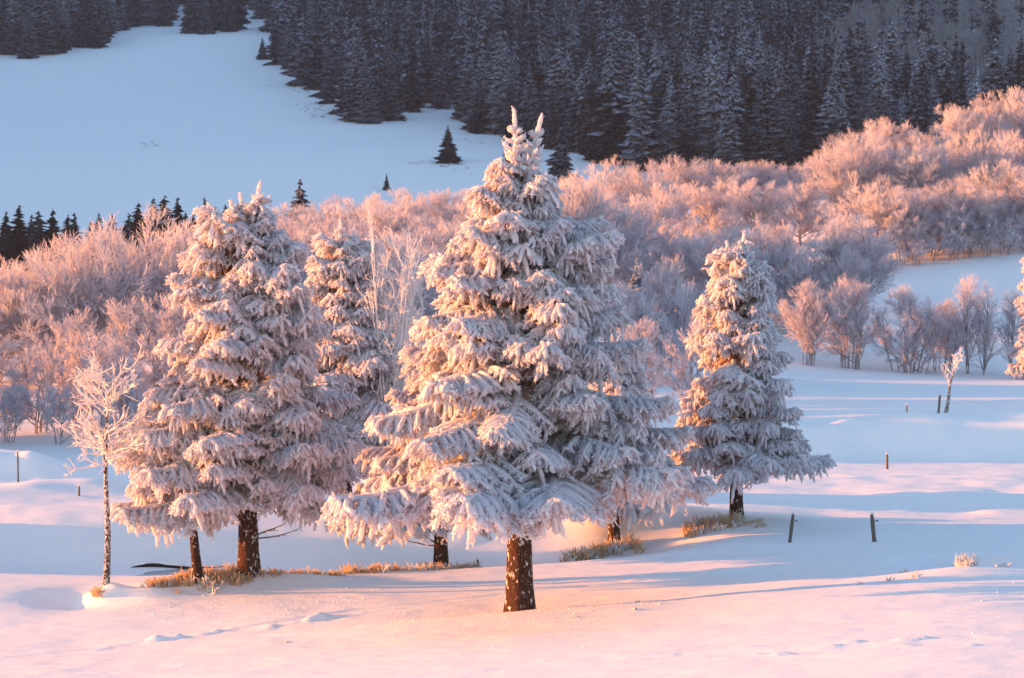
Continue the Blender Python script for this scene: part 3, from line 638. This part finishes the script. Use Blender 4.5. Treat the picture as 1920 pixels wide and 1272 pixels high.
# tall rimed shrub between the two big spruces, and the slender tree at left: thick rime
def rimed_tree(name, label, px, D, H, seed, trunk_h, W, n1, n2, n3, rad, up, stems=1, bend=(0, 0), cat='young tree'):
    rr = np.random.default_rng(seed); gt = Geo(); gc = Geo(); x = x_of(px, D)
    root = link(name, None, None, (x, D, hz(x, D))); tag(root, label, cat)
    for s in range(stems):
        a = rr.uniform(0, 6.28); sp = 0 if stems == 1 else rr.uniform(.1, .5)
        t = np.linspace(0, 1, 12); ln = H * (.88 if stems == 1 else rr.uniform(.7, 1.0))
        lean = np.array([bend[0], bend[1]]) + (0 if stems == 1 else 1) * W * .6 * np.array([math.cos(a), math.sin(a)]) * rr.uniform(.2, 1)
        P = np.stack([sp * .3 * math.cos(a) + lean[0] * t ** 1.3 + .05 * np.sin(7 * t + s), sp * .3 * math.sin(a) + lean[1] * t ** 1.3, t * ln - .2], -1)
        R = (.085 if stems == 1 else .02) * (1 - t) ** .8 + rad * .9
        gt.tubes(P[None], (R * rr.uniform(.88, 1.12, 12))[None], 8, 0)
        for i in range(n1):
            f = rr.uniform(trunk_h / ln, 1); b = np.array([np.interp(f, t, P[:, c]) for c in range(3)])
            az = i * 2.4 + rr.normal(0, .4); el = math.radians(up + rr.normal(0, 14) + 30 * (f - .6))
            L = W * rr.uniform(.55, 1.0) * (1.1 - .6 * abs(f - .7)); k = np.linspace(0, 1, 6); d = dirv(az, el)
            Q = b + (k * L)[:, None] * d; Q += np.cumsum(rr.normal(0, .018, Q.shape), 0)
            gc.tubes(Q[None], (rad * 1.25 * (1 - .45 * k))[None] * rr.uniform(.85, 1.15, (1, 6)), 6, 0)
            for j in range(n2):
                s2 = rr.uniform(.15, 1); b2 = np.array([np.interp(s2, k, Q[:, c]) for c in range(3)])
                d2 = d + rr.normal(0, .55, 3); d2[2] += .1 + up / 200; d2 /= np.linalg.norm(d2); L2 = L * rr.uniform(.22, .5); k5 = np.linspace(0, 1, 5)
                Q2 = b2 + (k5 * L2)[:, None] * d2; Q2 += np.cumsum(rr.normal(0, .010, Q2.shape), 0)
                gc.tubes(Q2[None], (rad * (1 - .4 * k5))[None] * rr.uniform(.8, 1.2, (1, 5)), 5, 0)
                for q in range(n3):
                    s3 = rr.uniform(.2, 1); b3 = np.array([np.interp(s3, k5, Q2[:, c]) for c in range(3)])
                    d3 = d2 + rr.normal(0, .5, 3); d3 /= np.linalg.norm(d3); L3 = L2 * rr.uniform(.25, .55); k4 = np.linspace(0, 1, 4)
                    gc.tubes((b3 + (k4 * L3)[:, None] * d3)[None], (rad * .8 * (1 - .45 * k4))[None] * rr.uniform(.8, 1.2, (1, 4)), 5, 0)
    link('trunk', gt.mesh('trunk_mesh', [M['bark_frost'] if stems == 1 else M['rime_twig']]), root)
    link('crown', gc.mesh('crown_mesh', [M['rime_twig']]), root)
    return root
rimed_tree('young_tree', 'slender young tree with a spiky rimed crown at left of the broad spruce', 196, 54.6, 6.1, 5, 3.3, 1.25, 46, 8, 3, .015, 20, bend=(.1, 0))
rimed_tree('tall_shrub', 'tall upright rimed shrub between the two largest spruces', 733, 72, 8.8, 9, 2.0, 1.7, 8, 7, 4, .012, 62, stems=16, cat='shrub')
rimed_tree('sapling', 'leaning rimed sapling beside a stake on the snow wall', 1772, 94, 2.9, 14, 1.2, .75, 12, 5, 2, .014, 55, bend=(.55, 0), cat='sapling')

# ------------------------------------------------------------------ far conifers
def far_spruce_geo(seed, H, W, whorls, per, thick=True):
    r = np.random.default_rng(seed); V = []; Fq = []; n = 0
    t = np.linspace(0, 1, 3); k = 5
    a = np.arange(k) * 2 * math.pi / k
    for i, (zz, rad) in enumerate(((-1, .28), (H * .5, .18), (H, .03))):
        V.append(np.stack([rad * np.cos(a), rad * np.sin(a), np.full(k, zz)], -1))
    for i in range(2):
        for c in range(k): Fq.append((i * k + c, i * k + (c + 1) % k, (i + 1) * k + (c + 1) % k, (i + 1) * k + c))
    n = 3 * k; az = 0; dro = r.uniform(.05, .3); pw = r.uniform(.7, 1.0)
    for w in range(whorls):
        f = (w + r.uniform(-.3, .3)) / whorls; f = min(max(f, 0), .985)
        h = H * (.06 + .93 * f); R = W * (1 - f) ** pw * r.uniform(.78, 1.16) + .15
        m = max(4, int(per * (1 - .45 * f))); az += 1.3
        for i in range(m):
            L = R * r.uniform(.72, 1.16); aa = az + i * 6.283 / m + r.normal(0, .15); hh = h + r.normal(0, .32)
            c, s = math.cos(aa), math.sin(aa); wd = L * r.uniform(.20, .34) + .10; dr = L * (r.uniform(.12, .35) + dro)
            def pt(u, v, z): return (u * c - v * s, u * s + v * c, hh + z)
            V.append(np.array([pt(0, 0, .35), pt(L * .62, wd, -dr * .75), pt(L * .62, -wd, -dr * .75), pt(L, 0, -dr * .8 + .08 * L), pt(L * .5, 0, -dr * .12), pt(.05, 0, -dr * .9)]))
            Fq += [(n, n + 1, n + 3, n + 4), (n, n + 4, n + 3, n + 2), (n + 5, n + 3, n + 1, n), (n + 5, n, n + 2, n + 3)]
            n += 6
    V.append(np.array([(.12, 0, H * .96), (-.06, .1, H * .96), (-.06, -.1, H * .96), (0, 0, H * 1.03)]))
    Fq += [(n, n + 1, n + 3, n + 3), (n + 1, n + 2, n + 3, n + 3), (n + 2, n, n + 3, n + 3)]
    Fq = [f for f in Fq if len(set(f)) == 4]
    return np.concatenate(V), np.array(Fq)
FSP = [far_spruce_geo(500 + i, 17, w, 25, 13) for i, w in enumerate((4.0, 4.7, 3.6, 5.0, 4.3, 3.9, 4.5, 3.3))]
FSP_LOW = [far_spruce_geo(540 + i, 17, w, 11, 7) for i, w in enumerate((3.8, 4.4, 3.4))]
FSP_ME = [make_mesh('spruce_mesh', V, [f], [M['far_spruce']], smooth=False) for V, f in FSP]
DARK_ME = [make_mesh('spruce_mesh', V, [f], [M['dark_spruce']], smooth=False) for V, f in FSP]
def poly_in(px, py, P):
    P = np.array(P, float); ins = np.zeros(len(px), bool); j = len(P) - 1
    for i in range(len(P)):
        c = ((P[i, 1] > py) != (P[j, 1] > py)) & (px < (P[j, 0] - P[i, 0]) * (py - P[i, 1]) / (P[j, 1] - P[i, 1] + 1e-9) + P[i, 0])
        ins ^= c; j = i
    return ins
FOREST_R = [(512, 122), (548, 140), (600, 185), (640, 224), (690, 236), (780, 215), (862, 198), (874, 243), (900, 264), (955, 256), (985, 280), (1075, 292), (1110, 268), (1142, 305), (1180, 330), (1300, 345), (2150, 345), (2150, -60), (512, -60)]
FOREST_L = [(-260, 128), (0, 107), (60, 110), (130, 97), (180, 87), (205, 70), (260, 52), (316, 50), (330, 12), (352, 10), (362, 66), (450, 60), (458, 14), (480, 14), (486, 42), (512, 40), (512, -60), (-260, -60)]
rf = np.random.default_rng(19)
gx, gy = np.meshgrid(np.arange(-260, 330, 7.2), np.arange(365, 930, 7.2))
gx = gx.ravel() + rf.uniform(-2.9, 2.9, gx.size); gy = gy.ravel() + rf.uniform(-2.9, 2.9, gy.size)
gz = height(gx, gy); gpx = 960 + F * gx / gy; gpy = np.array([row_of(a, b) for a, b in zip(gz, gy)])
inR = poly_in(gpx, gpy, FOREST_R); inL = poly_in(gpx, gpy, FOREST_L)
bare = inR & (gpx > 1585 + 60 * np.sin(gpy * .03)) & (gpy < 225) & (rf.random(gpx.size) < .72)
con = (inR | inL) & ~bare
idx = np.where(con)[0]
vis = (gpx[idx] > -60) & (gpx[idx] < 1980) & (gpy[idx] > -5)
idx = idx[vis]
idx = idx[np.argsort(gy[idx])]
edge = idx[inL[idx]][:70]
first = np.concatenate([edge, np.array([i for i in idx if not inL[i]][:225])])
rest = np.setdiff1d(idx, first)
foot = {}
for i in first:
    if not inL[i] and gpx[i] < 1150:
        b = int((gpx[i] - 500) // 26)
        if b not in foot or gpy[i] > gpy[foot[b]]: foot[b] = i
foot = sorted(foot.values(), key=lambda i: gpx[i])[:28]
rankf = {i: ORD[q] for q, i in enumerate(foot)}
footl = {}
for i in first:
    if inL[i] and gpx[i] > 0:
        b = int(gpx[i] // 26)
        if b not in footl or gpy[i] > gpy[footl[b]]: footl[b] = i
footl = sorted(footl.values(), key=lambda i: gpx[i])[:28]
rankl = {i: ORD[q] for q, i in enumerate(footl)}
for i in first:
    s = rf.uniform(.62, 1.42) if not inL[i] else rf.uniform(.8, 1.3); w = s ** .8 * rf.uniform(.8, 1.2)
    o = link('forest_spruce', FSP_ME[int(rf.integers(len(FSP_ME)))], None, (gx[i], gy[i], gz[i] - .3), (rf.normal(0, .025), rf.normal(0, .025), rf.uniform(0, 6.28)), (w, w, s))
    tag(o, rankl[i] + ' spruce from the left along the foot of the upper left forest' if i in rankl else rankf[i] + ' spruce from the left along the visible foot of the hillside forest' if i in rankf else 'dark spruce dusted with rime in the forest at the upper left' if inL[i] else 'dark spruce dusted with rime near the lower edge of the hillside forest', 'spruce tree', 'spruces of the upper left forest' if inL[i] else 'spruces along the lower forest edge')
V = []; Fq = []; n = 0
for i in rest:
    bv, bf = FSP_LOW[int(rf.integers(3))]; s = rf.uniform(.65, 1.42); w = s ** .8 * rf.uniform(.8, 1.2); a = rf.uniform(0, 6.28)
    X = bv[:, 0] * math.cos(a) - bv[:, 1] * math.sin(a); Y = bv[:, 0] * math.sin(a) + bv[:, 1] * math.cos(a)
    V.append(np.stack([X * w + gx[i], Y * w + gy[i], bv[:, 2] * s + gz[i] - .3], -1)); Fq.append(bf + n); n += len(bv)
def mat_mass():
    m, nt, out = new_mat('forest_needles'); at = N(nt, 'ShaderNodeAttribute'); at.attribute_name = 'rime'
    n = noise(nt, .9, 3, .6); t = math_(nt, 'ADD', math_(nt, 'ADD', n, math_(nt, 'MULTIPLY', upward(nt), .22)), at.outputs['Fac'])
    f = ramp(nt, t, [(.50, (0, 0, 0)), (.95, (1, 1, 1))])
    leafy(nt, out, mixc(nt, f, (.020, .026, .038), (.35, .37, .46)), .1); return m
M['forest_mass'] = mat_mass()
fme = make_mesh('forest_mesh', np.concatenate(V), [np.concatenate(Fq)], [M['forest_mass']], smooth=False)
fat_ = fme.attributes.new('rime', 'FLOAT', 'POINT'); fat_.data.foreach_set('value', np.concatenate([np.full(len(v), rf.uniform(-.16, .16)) for v in V]).astype(np.float32))
fo = link('forest', fme)
fo['kind'] = 'stuff'; fo['label'] = 'dense dark spruce forest covering the upper hillside'; fo['category'] = 'forest'
# bare broadleaf wood high on the right
def far_bare(seed):
    r = np.random.default_rng(seed); gt = Geo(); gc = Geo(); H = 15
    t = np.linspace(0, 1, 6); P = np.stack([.3 * np.sin(3 * t + seed), .2 * t, t * H * .9 - .5], -1)
    gt.tubes(P[None], (.20 * (1 - t) + .03)[None], 5, 0)
    b = r.uniform(.35, 1, 60); B = np.stack([np.interp(b, t, P[:, c]) for c in range(3)], -1)
    d = dirv(r.uniform(0, 6.28, 60), np.radians(r.uniform(15, 65, 60))); L = r.uniform(1.2, 3.0, 60) * (1.35 - .7 * b)
    k = np.linspace(0, 1, 4); Q = B[:, None] + (L[:, None] * k)[..., None] * d[:, None]
    gc.tubes(Q, np.repeat(np.array([[.06, .05, .035, .02]]), 60, 0), 3, 0)
    m = 8; s = r.uniform(.2, 1, (60, m)); B2 = B[:, None] + (L[:, None] * s)[..., None] * d[:, None]
    d2 = d[:, None] + r.normal(0, .6, (60, m, 3)); d2[..., 2] += .2; d2 /= np.linalg.norm(d2, axis=-1, keepdims=True)
    k3 = np.linspace(0, 1, 3); Q2 = (B2[:, :, None] + (r.uniform(.5, 1.2, (60, m))[..., None] * k3)[..., None] * d2[:, :, None]).reshape(-1, 3, 3)
    gc.tubes(Q2, np.repeat(np.array([[.035, .035, .015]]), len(Q2), 0), 3, 0)
    return gt.mesh('trunk_mesh', [M['far_bark']]), gc.mesh('crown_mesh', [M['far_bare']])
FB = [far_bare(i) for i in range(3)]
bi = np.where(bare & (gpx < 1980) & (gpy > -5))[0]
bi = bi[np.argsort(gy[bi])][:298]
for i in bi:
    me = FB[int(rf.integers(3))]; s = rf.uniform(.8, 1.15)
    o = link('bare_forest_tree', None, None, (gx[i], gy[i], gz[i]), (0, 0, rf.uniform(0, 6.28)), s)
    tag(o, 'grey leafless tree with thin trunk in the bare wood at upper right', 'bare tree', 'bare wood at the upper right')
    link('trunk', me[0], o); link('crown', me[1], o)
# scrub poking through the far snowfield
rs = np.random.default_rng(23); g = Geo()
def far_point(px, row):
    Ds = np.arange(320, 900, 2.0); zz = height(x_of(px, Ds), Ds); rr_ = np.array([row_of(a, b) for a, b in zip(zz, Ds)])
    D = float(Ds[np.argmax(rr_ < row)]); return x_of(px, D), D
for cx_, cy_, sx, sy, n in ((565, 172, 22, 8, 26), (605, 208, 26, 9, 34), (290, 274, 16, 2.0, 7), (850, 310, 22, 5, 16), (795, 310, 20, 3, 6), (500, 114, 14, 3, 6), (880, 268, 30, 4, 8)):
    for q in range(n):
        x, y = far_point(cx_ + rs.normal(0, sx), cy_ + rs.normal(0, sy)); m = 7; a = rs.uniform(0, 6.28, m); L = rs.uniform(.15, .55, m); z0 = hz(x, y)
        d = dirv(a, np.radians(rs.uniform(15, 70, m))); t = np.array([0, .5, 1.0])
        P = np.array([x, y, z0 - .05]) + rs.normal(0, .25, (m, 1, 3)) * np.array([1, 1, 0]) + (L[:, None] * t)[..., None] * d[:, None]
        g.tubes(P, np.repeat(np.array([[.03, .03, .012]]), m, 0), 3, 0)
sc = link('scrub', g.mesh('scrub_mesh', [M['far_bark']])); sc['kind'] = 'stuff'; sc['label'] = 'faint dry scrub poking through the far snowfield'
# single conifers
def lone(px, base, top, label, mats, group=None, D=None, wide=1.0, seedk=0):
    if D is None:
        Ds = np.arange(300, 900, 1.0); xs = x_of(px, Ds); zz = height(xs, Ds)
        rows_ = np.array([row_of(a, b) for a, b in zip(zz, Ds)])
        D = float(Ds[np.argmax(rows_ < base)])
    x = x_of(px, D); z = hz(x, D); H = z_of(top, D) - z; s = max(H, 1.5) / 17.4
    o = link('lone_spruce' if group is None else 'valley_spruce', mats[seedk % len(mats)], None, (x, D, z - .2), (0, 0, random.random() * 6), (s * wide, s * wide, s))
    tag(o, label, 'spruce tree', group)
lone(493, 112, 67, 'small lone spruce high on the snowfield beside the forest corner', FSP_ME, wide=1.15, seedk=1)
lone(840, 306, 232, 'lone spruce on the snowfield left of the tallest tree top', FSP_ME, wide=1.25, seedk=3)
lone(725, 358, 322, 'tiny lone spruce at the lower rim of the snowfield', DARK_ME, wide=1.1, seedk=0)
lone(563, 0, 330, 'grey rimed spruce rising behind the broad spruce top', FSP_ME, D=228, wide=1.2, seedk=3)
lone(1050, 0, 232, 'pale brownish larch like conifer right behind the twin leading shoots', FSP_ME, D=330, wide=1.35, seedk=1)
lone(955, 0, 262, 'short dark spruce left behind the twin leading shoots', DARK_ME, D=345, wide=1.4, seedk=4)
lone(1195, 0, 470, 'small grey spruce peeking from the dip right of the tall spruce', FSP_ME, D=143, wide=1.1, seedk=2)
VAL = [(-12, 395), (12, 392), (36, 378), (60, 398), (73, 388), (100, 384), (128, 396), (140, 393), (170, 410), (186, 395), (211, 395), (243, 396), (260, 373), (288, 362), (309, 360), (334, 363), (349, 392), (363, 395), (385, 364), (423, 380)]
for i, (px, tp) in enumerate(VAL):
    lone(px, 0, tp, ('leftmost' if i == 0 else ORD[i] + ' from the left' if i < 15 else ['fifth from the right', 'fourth from the right', 'third from the right', 'second from the right', 'rightmost'][i - 15]) + ' of the dark spruces under the left snowfield', DARK_ME, 'dark spruces under the snowfield', D=285 + (i * 37 % 23), wide=1.35 + .15 * (i % 3), seedk=i)

# ------------------------------------------------------------------ fence posts and stakes
def post(px, base, D, hpx, lean_px, label, wpx=11, ins=False, cat='fence post', name='fence_post', seed=0):
    m = F / D; x = x_of(px, D); z = hz(x, D); h = hpx / m; rad = .68 * wpx / m / 2
    g = Geo(); k = np.linspace(0, 1, 7); rr = np.random.default_rng(seed + 5)
    P = np.stack([lean_px / m * k, 0 * k, -.35 + (h + .35) * k], -1)
    g.tubes(P[None], (rad * np.array([1.05, 1.0, 1.02, .98, 1.0, .96, .80]))[None] * rr.uniform(.95, 1.05, (1, 7)), 9, 0)
    g.tubes(np.array([[[lean_px / m, 0, h - .01], [lean_px / m, 0, h + .012], [lean_px / m, 0, h + .03]]]), np.array([[rad * .82, rad * .7, .004]]), 9, 0)
    root = link(name, None, None, (x, D, z)); tag(root, label, cat)
    link('shaft', g.mesh('shaft_mesh', [M['post']]), root)
    q = Geo(); c = np.array([lean_px / m, 0, h + .02])
    q.tubes((c + np.array([[0, 0, 0], [0, 0, .03], [.005, 0, .055], [.005, 0, .065]]))[None], np.array([[rad * .95, rad * .9, rad * .55, .004]]), 9, 0)
    link('snow_cap', q.mesh('snow_cap_mesh', [M['frost_clean']]), root)
    if ins:
        q = Geo(); b = np.array([lean_px / m * .8 + rad * .8, -.01, h * .78])
        q.tubes((b + np.array([[0, 0, 0], [.05, 0, 0], [.08, 0, .01], [.11, 0, .01]]))[None], np.array([[.012, .012, .03, .012]]), 7, 0)
        link('insulator', q.mesh('insulator_mesh', [M['insulator']]), root)
post(1479, 1025, 60.0, 52, 9, 'weathered fence post leaning right beside the lone right spruce', 10, True, seed=1)
post(1643, 1017, 60.2, 50, -7, 'weathered fence post leaning left on the crest at right', 12, True, seed=2)
post(1665, 881, 85.0, 27, -1, 'short upright fence post before the shaded snow wall at right', 7, seed=3)
post(1759, 787, 94.0, 34, 4, 'thin stake standing next to the leaning sapling', 7, cat='stake', name='stake', seed=4)
post(1701, 780, 95.0, 14, 0, 'tiny stake tip showing above the right snow wall', 4, cat='stake', name='stake', seed=5)
post(33, 880, 80.5, 60, -1, 'thin pale stake near the left edge at the ploughed wall', 5, cat='stake', name='stake', seed=6)
post(171, 862, 96.0, 28, 0, 'stubby pinkish post behind the left snow wall', 9, seed=7)
post(147, 993, 68.0, 18, 0, 'small stump sticking out of the drift left of the slender tree', 6, cat='stump', name='stump', seed=8)
post(903, 1055, 61.0, 20, -8, 'curved broken stub in the grass right of the hidden trunk', 7, cat='stump', name='stump', seed=9)

# ------------------------------------------------------------------ grass
def blades(g, x, y, z, n, sp, h, r, mi=0, rad=.006):
    t = np.linspace(0, 1, 5)
    a = r.uniform(0, 6.28, n); q = sp * np.sqrt(r.random(n)); bx = x + q * np.cos(a); by = y + q * np.sin(a)
    bz = height(bx, by) if z is None else np.full(n, z)
    L = h * r.uniform(.4, 1.15, n); la = r.uniform(0, 6.28, n); ll = r.uniform(.1, .75, n)
    P = np.stack([bx[:, None] + (L * ll * np.cos(la))[:, None] * t ** 1.7, by[:, None] + (L * ll * np.sin(la))[:, None] * t ** 1.7, bz[:, None] - .04 + (L * (1 - .35 * ll))[:, None] * (t - .22 * ll[:, None] * t ** 3)], -1)
    R = rad * np.array([.8, 1.1, 1.25, 1.1, .4]) * r.uniform(.7, 1.6, (n, 1))
    g.tubes(P, R, 4, mi)
rg = np.random.default_rng(4); g = Geo()
for (p0, d0, p1, d1, n, h) in [(270, 54.9, 470, 55.4, 60, .26), (330, 55.4, 480, 55.9, 40, .32), (470, 56.0, 640, 57.0, 55, .22), (640, 57.6, 830, 59.4, 60, .28), (780, 59.8, 900, 60.6, 60, .34), (1050, 62.0, 1200, 63.4, 70, .42), (1290, 63.8, 1400, 64.2, 70, .36), (1380, 64.4, 1450, 63.8, 22, .14)]:
    for i in range(n):
        u = rg.random(); px = p0 + (p1 - p0) * u; D = d0 + (d1 - d0) * u + rg.normal(0, .25)
        blades(g, x_of(px, D), D, None, int(rg.integers(9, 22)), .16, h * rg.uniform(.5, 1.3), rg, 0 if rg.random() < .65 else 1, .009)
go = link('grass', g.mesh('grass_mesh', [M['grass'], M['grass_white']])); go['kind'] = 'stuff'; go['label'] = 'frosted dry grass fringing the stream bank under the trees'
def tuft(px, D, n, sp, h, label, mi=1, rad=.012):
    x = x_of(px, D); z = hz(x, D); g = Geo(); blades(g, 0, 0, 0.0, n, sp, h, rg, 0, rad)
    o = link('grass_tuft', g.mesh('grass_tuft_mesh', [M['grass_white'] if mi else M['grass']]), None, (x, D, z)); tag(o, label, 'grass tuft', 'grass tufts in the foreground snow')
tuft(1813, 51.4, 60, .30, .42, 'largest rimed grass tuft on the shaded mound at right')
tuft(1885, 51.6, 30, .20, .22, 'low rimed grass tuft beside the largest one at right')
tuft(1695, 52.6, 14, .14, .16, 'sparse grass tips above the long dent at right')
tuft(1715, 50.6, 11, .10, .26, 'few bent stalks just left of the largest tuft')
tuft(1670, 50.4, 12, .12, .20, 'thin row of stalks left of the bent stalks')
tuft(1615, 50.2, 5, .03, .17, 'single stalks farthest left of the mound at right')
tuft(1200, 50.6, 16, .10, .11, 'tiny rimed tuft right of the big trunk')
tuft(1188, 48.9, 14, .08, .13, 'tiny pointed tuft below the tuft right of the trunk')
tuft(1080, 48.7, 16, .16, .08, 'flat tuft just in front of the big trunk')
tuft(1280, 51.2, 12, .08, .09, 'small snowy tuft farther right of the big trunk')
tuft(530, 48.3, 14, .12, .12, 'small snowy tuft alone on the lit snow at left')
tuft(290, 54.8, 46, .22, .36, 'pink bushy tuft between slender tree and thin trunk', 0, .011)
tuft(182, 54.3, 40, .18, .32, 'orange tuft at the foot of the slender tree', 0, .010)

# fallen rime crumbs under the trees and along the tracks
def crumbs():
    rc = np.random.default_rng(31); n = 2600
    px = np.concatenate([rc.normal(880, 190, 1300), rc.uniform(250, 700, 500), rc.uniform(0, 1950, 800)])
    D = np.concatenate([50.2 + rc.normal(0, 1.5, 1300) + (rc.normal(880, 1, 1300) - 880) * .2, 53.2 + rc.normal(0, 1.0, 500), rc.uniform(40, 55, 800)])
    x = x_of(px, D); z = height(x, D); R = rc.uniform(.005, .015, n) * np.where(rc.random(n) < .05, 2.0, 1)
    oct_ = np.array([(1, 0, 0), (0, 1, 0), (-1, 0, 0), (0, -1, 0), (0, 0, .8), (0, 0, -.8)]); fo_ = np.array([(0, 1, 4), (1, 2, 4), (2, 3, 4), (3, 0, 4), (1, 0, 5), (2, 1, 5), (3, 2, 5), (0, 3, 5)])
    V = np.stack([x, D, z + R * .3], -1)[:, None] + R[:, None, None] * oct_[None] * rc.uniform(.6, 1.4, (n, 6, 1))
    Ft = (fo_[None] + (np.arange(n) * 6)[:, None, None]).reshape(-1, 3)
    o = link('fallen_snow', make_mesh('fallen_snow_mesh', V.reshape(-1, 3), [Ft], [M['snow']])); o['kind'] = 'stuff'; o['label'] = 'crumbs of fallen rime on the snow under the trees'
crumbs()

# ------------------------------------------------------------------ open stream edge
def stream():
    k = np.linspace(0, 1, 70); pxs = 238 + 230 * k; yb = 61.95 + .10 * np.sin(k * 9)
    xs = x_of(pxs, yb); zc = height(xs, yb) + .06 + .02 * np.sin(k * 5.5)
    top = -.425 + .15 * np.interp(k, [0, .06, .16, .3, .48, .58, .7, .88, 1], [0, .45, 1, .85, .5, .3, .5, .3, 0]) + .008 * np.sin(k * 33)
    # strip of bank soil, near-black to paint the undercut's shadow below the snow lip
    g = Geo(); n = len(k)
    V = np.concatenate([np.stack([xs, yb - .02, 0 * k - .62], -1), np.stack([xs, yb - .02, top], -1), np.stack([xs, yb + .6, top - .02], -1), np.stack([xs, yb + .6, 0 * k - .62], -1)])
    a = np.arange(n - 1); Fq = np.concatenate([np.stack([q * n + a, q * n + a + 1, ((q + 1) % 4) * n + a + 1, ((q + 1) % 4) * n + a], -1) for q in range(4)])
    g.add(V, Fq, 0)
    o = link('stream_bank', g.mesh('stream_bank_mesh', [M['soil']])); o['kind'] = 'structure'; o['label'] = 'dark soil strip painting the shaded undercut of the half frozen stream'
    g = Geo(); P = np.stack([xs, yb + .04, top + .015], -1)
    g.tubes(P[None], (.055 + .012 * np.sin(k * 21) + .008 * np.sin(k * 47))[None] * np.minimum(1, np.minimum(k, 1 - k) * 8 + .05), 8, 0)
    o = link('snow_lip', g.mesh('snow_lip_mesh', [M['snow']])); o['kind'] = 'structure'; o['label'] = 'snow lip hanging over the stream edge'
    # frozen water in front of the cut
    u = np.linspace(0, 1, 60); c = np.linspace(0, 1, 8); U, W = np.meshgrid(u, c, indexing='ij')
    X = x_of(225 + 560 * U, 61.3); Y = 60.4 + 2.0 * W - .35 * np.sin(U * 6) - .25 * (1 - W) * np.sin(U * 15)
    Z = -.415 - .12 * np.abs(2 * U - 1) ** 6 + .006 * vnoise(X * 2, Y * 3, 7)
    idx = np.arange(X.size).reshape(X.shape); Fq = np.stack([idx[:-1, :-1], idx[1:, :-1], idx[1:, 1:], idx[:-1, 1:]], -1).reshape(-1, 4)
    o = link('water', make_mesh('water_mesh', np.stack([X, Y, Z], -1).reshape(-1, 3), [Fq], [M['ice']])); o['kind'] = 'structure'; o['label'] = 'grey half frozen stream water below the spruces'
stream()

# ------------------------------------------------------------------ cold valley air
def haze():
    x0, x1, y0, y1, z0, z1 = -1180, 1180, -420, 1720, -12, 560
    V = np.array([(x, y, z) for z in (z0, z1) for y in (y0, y1) for x in (x0, x1)], float)
    Fq = np.array([(0, 2, 3, 1), (4, 5, 7, 6), (0, 1, 5, 4), (2, 6, 7, 3), (0, 4, 6, 2), (1, 3, 7, 5)])
    m, nt, out = new_mat('cold_air'); v = N(nt, 'ShaderNodeVolumePrincipled')
    v.inputs['Color'].default_value = (.64, .79, 1.0, 1); v.inputs['Density'].default_value = HAZE; v.inputs['Anisotropy'].default_value = .0
    nt.links.new(v.outputs[0], out.inputs['Volume'])
    o = link('haze', make_mesh('haze_mesh', V, [Fq], [m], smooth=False)); o['kind'] = 'stuff'; o['label'] = 'cold blue haze filling the valley'
haze()
